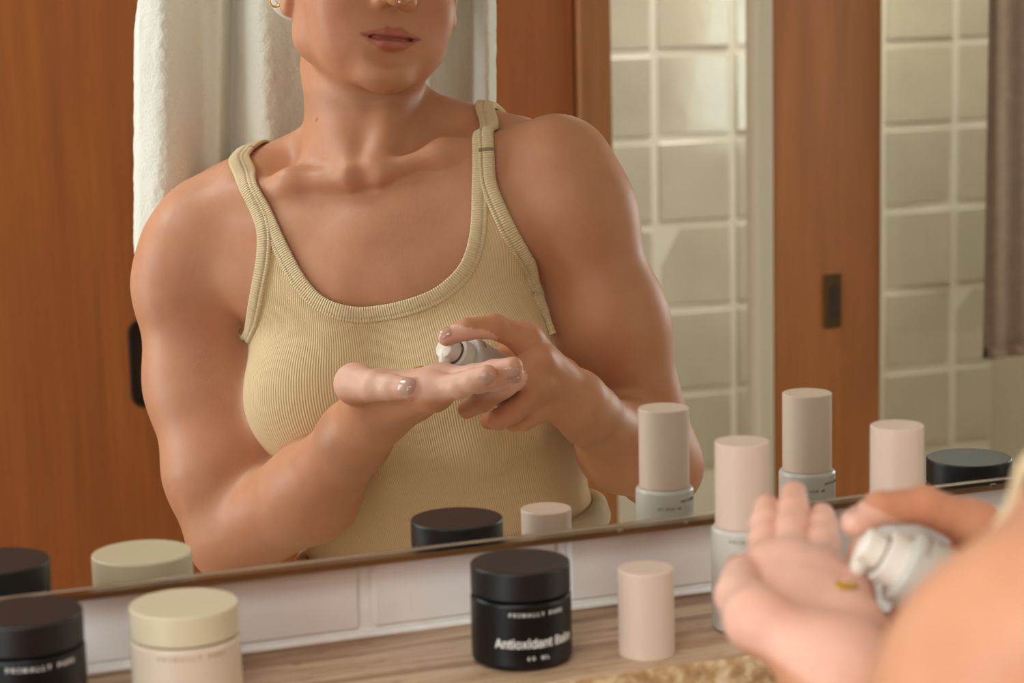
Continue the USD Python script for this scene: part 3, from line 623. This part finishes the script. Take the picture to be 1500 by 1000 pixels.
lo, hi = bounds(legs + feet); pieces.append(extract(whole, lo, hi, .009, lambda p: inG(p, .05)))
bv = np.concatenate([p[0] for p in pieces]); bn = np.concatenate([p[2] for p in pieces]); k = 0; bf = []
for p in pieces: bf.append(p[1] + k); k += len(p[0])
bf = np.concatenate(bf)
# skin colour of the places themselves: lips, cheeks, knuckles and fingertips, a mole
SK = np.array(lin((200, 139, 104))); tint = np.repeat(SK[None], len(bv), 0)
def mixin(w, rgb): 
    global tint
    tint = tint * (1 - w[:, None]) + np.array(lin(rgb))[None] * w[:, None]
hq = (bv - HO) @ HA.T
def soft(d, r, e): return np.clip((r - d) / e + .5, 0, 1)
isH = np.linalg.norm(bv - HO, axis=1) < .2
for sx in (-1, 1): mixin(.45 * isH * np.exp(-((hq[:, 0] - sx * .040) / .020) ** 2 - ((hq[:, 1] - .018) / .022) ** 2), (196, 118, 94))
xl = np.abs(hq[:, 0]); topl = .0088 - .0012 * np.exp(-(xl / .003) ** 2) - .0070 * np.clip((xl - .004) / .022, 0, 1) ** 1.1; botl = -.0112 + .0126 * np.clip(xl / .0245, 0, 1) ** 2.0
mixin(.88 * isH * (hq[:, 2] > .06) * np.clip((topl - hq[:, 1]) / .0012 + .5, 0, 1) * np.clip((hq[:, 1] - botl) / .0014 + .5, 0, 1) * (xl < .0255), (176, 98, 82))
ml = -.0002 + .0016 * np.clip(xl / .027, 0, 1) ** 2; mixin(.75 * isH * (hq[:, 2] > .06) * np.exp(-((hq[:, 1] - ml) / .0011) ** 2) * np.clip((.0268 - xl) / .003, 0, 1), (112, 52, 44))
mixin(.75 * isH * (hq[:, 2] > .045) * np.exp(-((hq[:, 1] - .084 - .05 * (xl - .014) * (xl < .032) + .12 * np.maximum(xl - .032, 0)) / .0026) ** 2) * np.clip((xl - .011) / .004, 0, 1) * np.clip((.048 - xl) / .006, 0, 1), (74, 50, 36))
mixin(.85 * isH * (hq[:, 2] > .045) * np.exp(-((hq[:, 1] - .0615 - 9 * (xl - .031) ** 2) / .0011) ** 2) * np.clip((xl - .018) / .003, 0, 1) * np.clip((.045 - xl) / .003, 0, 1), (58, 36, 28))
for k_, r_ in [(H[a + 'T'], .013) for a in 'imrp'] + [(H['thT'], .014)] + [(G[a + 'T'], .013) for a in 'imr'] + [(G[a + 'P'], .010) for a in 'imr'] + [(G[a + 'M'], .012) for a in 'im']:
    mixin(.40 * np.exp(-(np.linalg.norm(bv - k_, axis=1) / r_) ** 2), (208, 130, 106))
zr = np.clip(((H['mM'] + WL) / 2 - bv) @ np.array([0, -1.0, 0]) / .006 + .6, 0, 1) * np.exp(-(np.maximum(np.linalg.norm(bv - (H['mM'] * .75 + WL * .25), axis=1) - .075, 0) / .03) ** 2)
mixin(.85 * zr * (nearL(bv) < .03), (236, 184, 164))
mole = newton(whole, np.array([P(447, 172, 1.83)]), 6)[0]
mixin(soft(np.linalg.norm(bv - mole, axis=1), .0016, .0012), (96, 52, 36))
person = thing('person', 'person in a beige ribbed tank top and white head towel, pumping oil into one palm', 'person')
PW = np.array([.57, -.56, ZF])
body = solid('body', bv, bf, bn, 'skin', person, tint=tint)
# ---- nails
def nail(tip, prev, side, ln, wd, up=.0, name='fingernail'):
    """A curved plate on the finger's back; side points out of the nail."""
    a = unit(tip - prev); s_ = unit(np.asarray(side) - a * (np.asarray(side) @ a)); c_ = np.cross(a, s_); g = np.linspace(-1, 1, 13); A, B = np.meshgrid(g, g, indexing='ij')
    sq = np.sqrt(np.clip(1 - (np.abs(B) ** 2.6), 0, 1)) * .16; rad = np.abs(A) ** 4 + np.abs(B) ** 4
    L = np.where(A > 0, A * (1 - .22 * B ** 2), A * (1 - .30 * B ** 2))
    p0 = tip + a * up + L[..., None] * ln / 2 * a + B[..., None] * wd / 2 * c_ + s_ * .004
    p1 = newton(whole, p0.reshape(-1, 3), 4, .0003); lift = np.clip((A.ravel() - .55) * .0008, 0, 1); p1 = p1 + s_ * lift[:, None] * .5 + .00035 * np.clip(1 - rad.ravel(), 0, 1)[:, None] * s_
    m = 13; i, j = np.meshgrid(np.arange(m - 1), np.arange(m - 1), indexing='ij'); q = (i * m + j).ravel(); f = np.concatenate([np.stack([q, q + m, q + m + 1], -1), np.stack([q, q + m + 1, q + 1], -1)])
    n = np.cross(p1[f[:, 1]] - p1[f[:, 0]], p1[f[:, 2]] - p1[f[:, 0]]); 
    if (n.mean(0) @ s_) < 0: f = f[:, ::-1]
    b = p1 - .0006 * s_; v = np.concatenate([p1, b]); N = m * m; rim = np.concatenate([np.arange(m) * m, (m - 1) * m + np.arange(1, m), np.arange(m - 2, -1, -1) * m + m - 1, np.arange(m - 2, 0, -1)]); r2 = np.roll(rim, -1)
    side_ = np.concatenate([np.stack([rim, rim + N, r2 + N], -1), np.stack([rim, r2 + N, r2], -1)]); f2 = np.concatenate([f, f[:, ::-1] + N, side_])
    part(name, trimesh.Trimesh(to_world(v), f2[:, ::-1], process=False), MAT['nail'], person, smooth=40)
zc_ = np.array([0, 0, 1.0]); yc_ = np.array([0, 1.0, 0])
nail(H['thT'], H['thI'], (.05, .30, 1), .0125, .0115, .001)
nail(H['iT'], H['iD'], (.35, -.45, 1), .0105, .0090, .001); nail(H['mT'], H['mD'], (.45, -.55, 1), .0105, .0092, .001); nail(H['rT'], H['rD'], (.5, -.7, .8), .0100, .0088, .001)
nail(G['iT'], G['iD'], (-.25, .75, .75), .0105, .0092, .000)

# ---------------------------------------------------------------- tank top
coreF = field(core); folds = [cone(newton(coreF, np.array([P(570, 712, 1.78)]), 5)[0] - .0025 * tf, newton(coreF, np.array([P(705, 692, 1.76)]), 5)[0] - .0025 * tf, .006, .007, .03),
                                            cone(newton(coreF, np.array([P(705, 692, 1.76)]), 5)[0] - .0025 * tf, newton(coreF, np.array([P(822, 655, 1.76)]), 5)[0] - .0025 * tf, .007, .006, .03)]
shirtF = field(core + folds + armL[:4] + armR[:3])
OFF = .0030
def hit(u, v):
    ds = np.arange(1.66, 1.98, .002); p = np.stack([P(u, v, d) for d in ds]); c = coreF(p) - OFF; i = np.argmax(c < 0) if (c < 0).any() else np.argmin(c); return (p[i] - O) @ TA.T
NECK = [(362, 229), (374, 254), (398, 310), (422, 362), (446, 406), (470, 433), (502, 447), (534, 451), (570, 446), (610, 435), (635, 425), (656, 409), (675, 389), (686, 362), (692, 326), (693, 270), (694, 205), (696, 160)]
ARML = [(336, 236), (350, 270), (368, 310), (379, 342), (378, 374), (370, 422), (363, 466), (361, 494), (361, 524)]
ARMR = [(722, 160), (723, 205), (724, 258), (735, 290), (754, 330), (775, 368), (798, 402), (812, 436), (820, 466), (826, 512)]
n2, l2, r2_ = (np.array([hit(*q)[:2] for q in L]) for L in (NECK, ARML, ARMR))
yaL, yaR = l2[-1, 1] - .002, r2_[-1, 1] - .002
def catmull(pts, k=6):
    pts = np.asarray(pts); t = np.arange(len(pts)); from_ = PchipInterpolator(t, pts, axis=0); return from_(np.linspace(0, len(pts) - 1, (len(pts) - 1) * k + 1))
up_ = np.array([0, .15])
front = np.vstack([[(-.40, -.9), (-.40, yaL)], catmull(l2[::-1]), [l2[0] + up_], [n2[0] + up_], catmull(n2), [n2[-1] + up_], [r2_[0] + up_], catmull(r2_), [(.40, yaR), (.40, -.9)]])
bl = np.array([(l2[0][0], -.07), (l2[0][0] + .004, -.085), (l2[0][0] + .004, -.10), (-.118, yaL + .01)]); br = np.array([(r2_[0][0], -.07), (r2_[0][0] - .004, -.085), (r2_[0][0] - .004, -.10), (.118, yaR + .01)])
bn_ = np.array([(n2[0][0], -.07), (n2[0][0] + .012, -.09), (-.02, -.12), (.02, -.12), (n2[-1][0] - .012, -.09), (n2[-1][0], -.07)])
back_ = np.vstack([[(-.40, -.9), (-.40, yaL)], catmull(bl[::-1]), [bl[0] + up_], [bn_[0] + up_], catmull(bn_), [bn_[-1] + up_], [br[0] + up_], catmull(br), [(.40, yaR), (.40, -.9)]])
PF, PB = Polygon(front).buffer(0), Polygon(back_).buffer(0)
def gval(p):
    q = (p - O) @ TA.T; out = np.empty(len(p)); zs = np.interp(q[:, 1], [-.13, -.075], [-.004, -.105])
    for m, pg in ((q[:, 2] >= zs, PF), (q[:, 2] < zs, PB)):
        pt = shapely.points(q[m, 0], q[m, 1]); d = shapely.distance(pt, pg.boundary); out[m] = np.where(shapely.contains(pg, pt), d, -d)
    return np.minimum(out, q[:, 1] + .47)
def clip(v, f, g):
    s = g > 0; k = s[f].sum(1); keep = f[k == 3]; new, key = [], {}
    def cut(a, b):
        e = (min(a, b), max(a, b))
        if e not in key:
            t = g[a] / (g[a] - g[b]); key[e] = len(v) + len(new); new.append(v[a] + t * (v[b] - v[a]))
        return key[e]
    add = []
    for tri in f[(k == 1) | (k == 2)]:
        m = s[tri]; 
        if m.sum() == 1: i = int(np.argmax(m)); a, b, c = tri[i], tri[(i + 1) % 3], tri[(i + 2) % 3]; add.append((a, cut(a, b), cut(a, c)))
        else: i = int(np.argmin(m)); a, b, c = tri[i], tri[(i + 1) % 3], tri[(i + 2) % 3]; p, q = cut(a, b), cut(a, c); add += [(p, b, c), (p, c, q)]
    vv = np.vstack([v, np.array(new)]) if new else v; ff = np.vstack([keep, np.array(add, int).reshape(-1, 3)])
    first = len(v); e = np.sort(np.vstack([ff[:, [0, 1]], ff[:, [1, 2]], ff[:, [2, 0]]]), axis=1); e, c = np.unique(e, axis=0, return_counts=True); e = e[(c == 1) & (e.min(1) >= first)]
    adj = {}
    for a, b in e: adj.setdefault(a, []).append(b); adj.setdefault(b, []).append(a)
    loops, seen = [], set()
    for st in adj:
        if st in seen: continue
        path = [st]; seen.add(st); cur = st
        while True:
            nx = [x for x in adj[cur] if x not in seen]
            if not nx: break
            cur = nx[0]; seen.add(cur); path.append(cur)
        loops.append(vv[path])
    used = np.unique(ff); re = np.full(len(vv), -1); re[used] = np.arange(len(used)); return vv[used], re[ff], loops
lo, hi = bounds(core[1:], .02); lo[1] = T(0, -.50, 0)[1]
cv, cf, cn = extract(coreF, lo, hi, .0034, None, OFF)
sv, sf, loops = clip(cv, cf, gval(cv))
knitF = field(core + folds); sv = newton(knitF, sv, 3, OFF); sn = grad(knitF, sv); sn /= np.linalg.norm(sn, axis=1, keepdims=True)
q = (sv - O) @ TA.T; suv = np.stack([np.arctan2(q[:, 0], q[:, 2] + .03) * .135, q[:, 1]], 1)
shirt = solid('tank_top', sv, sf, sn, 'jersey', person, uv=suv, label='beige ribbed tank top with bound neckline and armholes')
def band(loop, w, hgt, name, low=None):
    d = np.r_[0, np.cumsum(np.linalg.norm(np.diff(np.vstack([loop, loop[:1]]), axis=0), axis=1))]; L = d[-1]; n = int(L / .003); t = np.arange(n) / n * L
    from scipy.ndimage import gaussian_filter1d
    c = np.stack([np.interp(t, d, np.r_[loop[:, i], loop[0, i]]) for i in range(3)], 1); c = gaussian_filter1d(c, 2.0, axis=0, mode='wrap'); c = newton(shirtF, c, 3, OFF)
    tg = gaussian_filter1d(np.roll(c, -1, 0) - np.roll(c, 1, 0), 1.5, axis=0, mode='wrap'); tg /= np.linalg.norm(tg, axis=1, keepdims=True); nn = grad(shirtF, c); nn /= np.linalg.norm(nn, axis=1, keepdims=True)
    B = np.cross(nn, tg); B *= np.sign(np.median((gval(c + .006 * B) - gval(c - .006 * B)))); prof = [(-.0006, -.0012), (-.0009, .0004), (-.0002, .0014), (.0012, .0020), (.45 * w, .0022), (.66 * w, .0021), (.71 * w, .0011), (.76 * w, .0019), (.93 * w, .0017), (w, .0010), (w + .0004, -.0008)]
    rows = []
    for b, h in prof:
        p = newton(shirtF, c + b * B, 2, OFF); g = grad(shirtF, p); g /= np.linalg.norm(g, axis=1, keepdims=True); rows.append(p + g * h * hgt)
    m = len(prof); v = np.stack(rows, 1).reshape(-1, 3); i, j = np.meshgrid(np.arange(n), np.arange(m - 1), indexing='ij'); a = (i * m + j).ravel(); b2 = (((i + 1) % n) * m + j).ravel()
    f = np.vstack([np.stack([a, b2, b2 + 1], -1), np.stack([a, b2 + 1, a + 1], -1)]); uv = np.stack([np.repeat(t, m), np.tile([p[0] for p in prof], n)], 1)
    if low is not None:
        yl = ((c - O) @ TA.T)[:, 1]; okp = yl > low; f = f[okp[f[:, 0] // m] & okp[f[:, 1] // m] & okp[f[:, 2] // m]]
    nrm = np.cross(v[f[:, 1]] - v[f[:, 0]], v[f[:, 2]] - v[f[:, 0]]); vn = np.zeros_like(v)
    for k in range(3): np.add.at(vn, f[:, k], nrm)
    vn /= np.maximum(np.linalg.norm(vn, axis=1, keepdims=True), 1e-12)
    if (vn.reshape(n, m, 3)[:, 4] * nn).sum() < 0: f = f[:, ::-1]; vn = -vn
    us = np.unique(f); re = np.full(len(v), -1); re[us] = np.arange(len(us)); v, f, vn, uv = v[us], re[f], vn[us], uv[us]
    return put(name, to_world(v), f[:, ::-1], MAT['jersey_band'], shirt, n=dir_world(vn), uv=uv)
loops = sorted([l for l in loops if len(l) > 60], key=len, reverse=True)
for l in loops:
    ql = (l - O) @ TA.T; mx = ql[:, 0].mean()
    if ql[:, 1].mean() < -.4: band(l, .014, 1.0, 'hem_band')
    elif abs(mx) < .05: band(l, .0125, 1.0, 'neck_binding')
    else: band(l, .0125, 1.5, 'armhole_binding', ql[:, 1].min() + .016)
# trousers with a rolled waistband
legF = field([torso] + legs)
lo, hi = bounds(legs, .05); hi[1] = T(0, -.28, 0)[1] + .04
tv, tf2, tn = extract(legF, lo, hi, .007, None, .006)
ok = lambda p: np.minimum(-(((p - O) @ TA.T)[:, 1] + .302), zW(p) - (ZF + .10))
tv, tf2, _ = clip(tv, tf2, ok(tv)); tn = grad(legF, tv); tn /= np.linalg.norm(tn, axis=1, keepdims=True)
trs = solid('trousers', tv, tf2, tn, 'trousers', person, label='pale loose trousers')
def wbF(p):
    y = ((p - O) @ TA.T)[:, 1]; return np.hypot(np.maximum(np.abs(y + .300) - .005, 0), coreF(p) - .0085) - .0065
v, f, n = extract(wbF, O + [-.32, -.42, -.25], O + [.32, -.15, .25], .0034); solid('waistband', v, f, n, 'trousers', trs)

# ---------------------------------------------------------------- towel over the hair
def towel_sheet():
    n, m = 220, 150; s = np.linspace(0, 1, n); w = np.linspace(0, 1, m); S, W_ = np.meshgrid(s, w, indexing='ij')
    uL = 196 + 10 * np.clip((60 - (-260 + W_ * 625)) / 320, 0, 1) ** 1.5 * 6; uu = uL + (727 - uL) * S; vbot = 372 - 130 * S; vv = -260 + (vbot + 260) * W_
    uu = uu - 10 * np.clip((0 - vv) / 260, 0, 1) * (S - .5) * 8
    x = uu
    dd = 1.985 + .0 * x
    dd = dd - .028 * np.exp(-((x - 240) / 48) ** 2) + .030 * np.exp(-((x - 341 + .02 * (vv - 100)) / 12) ** 2) - .020 * np.exp(-((x - 385 - .03 * vv) / 36) ** 2) + .014 * np.exp(-((x - 300) / 18) ** 2)
    dd = dd - .020 * np.exp(-((x - 712) / 16) ** 2) + .014 * np.exp(-((x - 672) / 20) ** 2) - .010 * np.exp(-((x - 632) / 18) ** 2) + .03 * np.clip((205 - x) / 14, 0, 1) ** 2 + .03 * np.clip((x - 716) / 12, 0, 1) ** 2
    pts = np.stack([(x - 750) * dd / FPX, (500 - vv) * dd / FPX, -dd], -1)
    nz = meshkit.fbm(pts.reshape(-1, 3) * np.array([16, 6, 16]), 3, 7).reshape(n, m) - .5; pts[..., 2] += .016 * nz
    nz2 = meshkit.fbm(pts.reshape(-1, 3) * 190, 2, 9).reshape(n, m) - .5; pts[..., 2] += .0022 * nz2; pts[..., 0] += .0016 * nz2
    bk = pts.copy(); bk[..., 2] -= .012; bk[..., 0] += np.where(S < .5, .004, -.004) * (np.abs(S - .5) > .48)
    v = np.concatenate([pts.reshape(-1, 3), bk.reshape(-1, 3)]); N = n * m; i, j = np.meshgrid(np.arange(n - 1), np.arange(m - 1), indexing='ij'); a = (i * m + j).ravel(); qd = np.stack([a, a + 1, a + m + 1, a + m], -1)
    rim = np.concatenate([np.arange(n) * m, (n - 1) * m + np.arange(1, m), np.arange(n - 2, -1, -1) * m + m - 1, np.arange(m - 2, 0, -1)]); r2 = np.roll(rim, -1)
    f = np.concatenate([qd[:, [0, 1, 2]], qd[:, [0, 2, 3]], N + qd[:, [0, 2, 1]], N + qd[:, [0, 3, 2]], np.stack([rim, r2, r2 + N], -1), np.stack([rim, r2 + N, rim + N], -1)]); return v, f
v, f = towel_sheet(); tw = part('head_towel', trimesh.Trimesh(to_world(v), f[:, ::-1], process=False), MAT['terry'], person, smooth=True, label='white terry towel hanging from the head behind the shoulders')
hoodF = field([ell(Hd(0, .112, -.030), (.086, .098, .104), HA, .02), cone(Hd(-.062, .075, -.035), Hd(-.058, .045, -.05), .022, .018, .03), cone(Hd(.062, .075, -.035), Hd(.058, .045, -.05), .022, .018, .03), ell(Hd(0, .06, .082), (.064, .082, .070), HA, -.02)])
v, f, n = extract(hoodF, HO - .26, HO + .26, .005); solid('towel_hood', v, f, n, 'terry', tw)
# ---------------------------------------------------------------- jewellery
er = P(404, 0, 1.868); th = np.linspace(0, 2 * np.pi, 40, endpoint=False); ring = er + .0058 * (np.cos(th)[:, None] * unit(hf * .5 + np.array([1, 0, 0])) + np.sin(th)[:, None] * np.array([0, 1.0, 0]))
t = tube(ring, .0009, 8, True); t.vertices = to_world(t.vertices); t.invert(); part('earring', t, MAT['gold'], person, smooth=True, label='small gold hoop earring')
ns = newton(whole, np.array([P(585, 2, 1.755)]), 6)[0]; t = trimesh.creation.icosphere(2, .0011); t.vertices = to_world(t.vertices + ns); part('nose_stud', t, MAT['gem'], person, smooth=True, label='tiny clear nose stud')

# ---------------------------------------------------------------- the bottle in her right hand, oil in her palm
act, ax = np.array([.5199, -.3146, .1199]), unit([-.78, .36, .50]); dn = np.array([-.35, .25, -.9]); bx = unit(dn - ax * (dn @ ax)); by = np.cross(ax, bx); org = act - ax * (HB - HC + .0165)
pb = UsdGeom.Xform.Define(stage, path_of('pump_bottle')); pb.AddTransformOp().Set(Gf.Matrix4d(*bx, 0, *by, 0, *ax, 0, *org, 1))
tag(pb, 'white pump bottle without its cap, held in the right hand', 'bottle')
part('body', bottle_body(), MAT['bottle_white'], pb); pump(pb, HB - HC)
upl = math.atan2(by[2], bx[2])
part('print', wrap('PRIMALLY PURE', .0022, RB, upl, .0570, 1.0, False, .001), MAT['print_grey'], pb, smooth=False); part('print', wrap('OIL', .0030, RB, upl, .0500), MAT['print_grey'], pb, smooth=False)
ds = np.arange(.9, 1.2, .0008); rd = F + R * (1240 - 750) / FPX - U * (858 - 500) / FPX; pw = C + ds[:, None] * rd; pf = (pw * np.array([1, -1, 1]) - C) @ FR.T
i = np.argmax(whole(pf) < 0); p0 = newton(whole, pf[i:i + 1], 4)[0]; nrm = unit(grad(whole, p0[None])[0]); e1 = unit(np.cross(nrm, [0, 0, 1.0])); e2 = np.cross(nrm, e1)
rr = np.linspace(0, 1, 9); th = np.linspace(0, 2 * np.pi, 36, endpoint=False); V = [p0 + nrm * .0016]; hh = [0.0016]
for r_ in rr[1:]:
    k = 1 + .10 * np.sin(2 * th + 1) + .06 * np.sin(3 * th); ptz = p0 + .0062 * r_ * k[:, None] * (np.cos(th)[:, None] * e1 + np.sin(th)[:, None] * e2 * .95); ptz = newton(whole, ptz, 3, .0017 * math.sqrt(max(1 - r_ ** 2, 0)) - .0002); V += list(ptz)
V = np.array(V); f = [(0, 1 + j, 1 + (j + 1) % 36) for j in range(36)]
for i in range(7):
    for j in range(36):
        a, b = 1 + i * 36 + j, 1 + i * 36 + (j + 1) % 36; f += [(a, a + 36, b + 36), (a, b + 36, b)]
t = trimesh.Trimesh(to_world(V), np.array(f), process=False)
if (t.vertex_normals[0] @ dir_world(nrm[None])[0]) < 0: t.invert()
od = part('oil_drop', t, MAT['oil'], None, smooth=True); tag(od, 'golden drop of oil in the open left palm', 'oil')
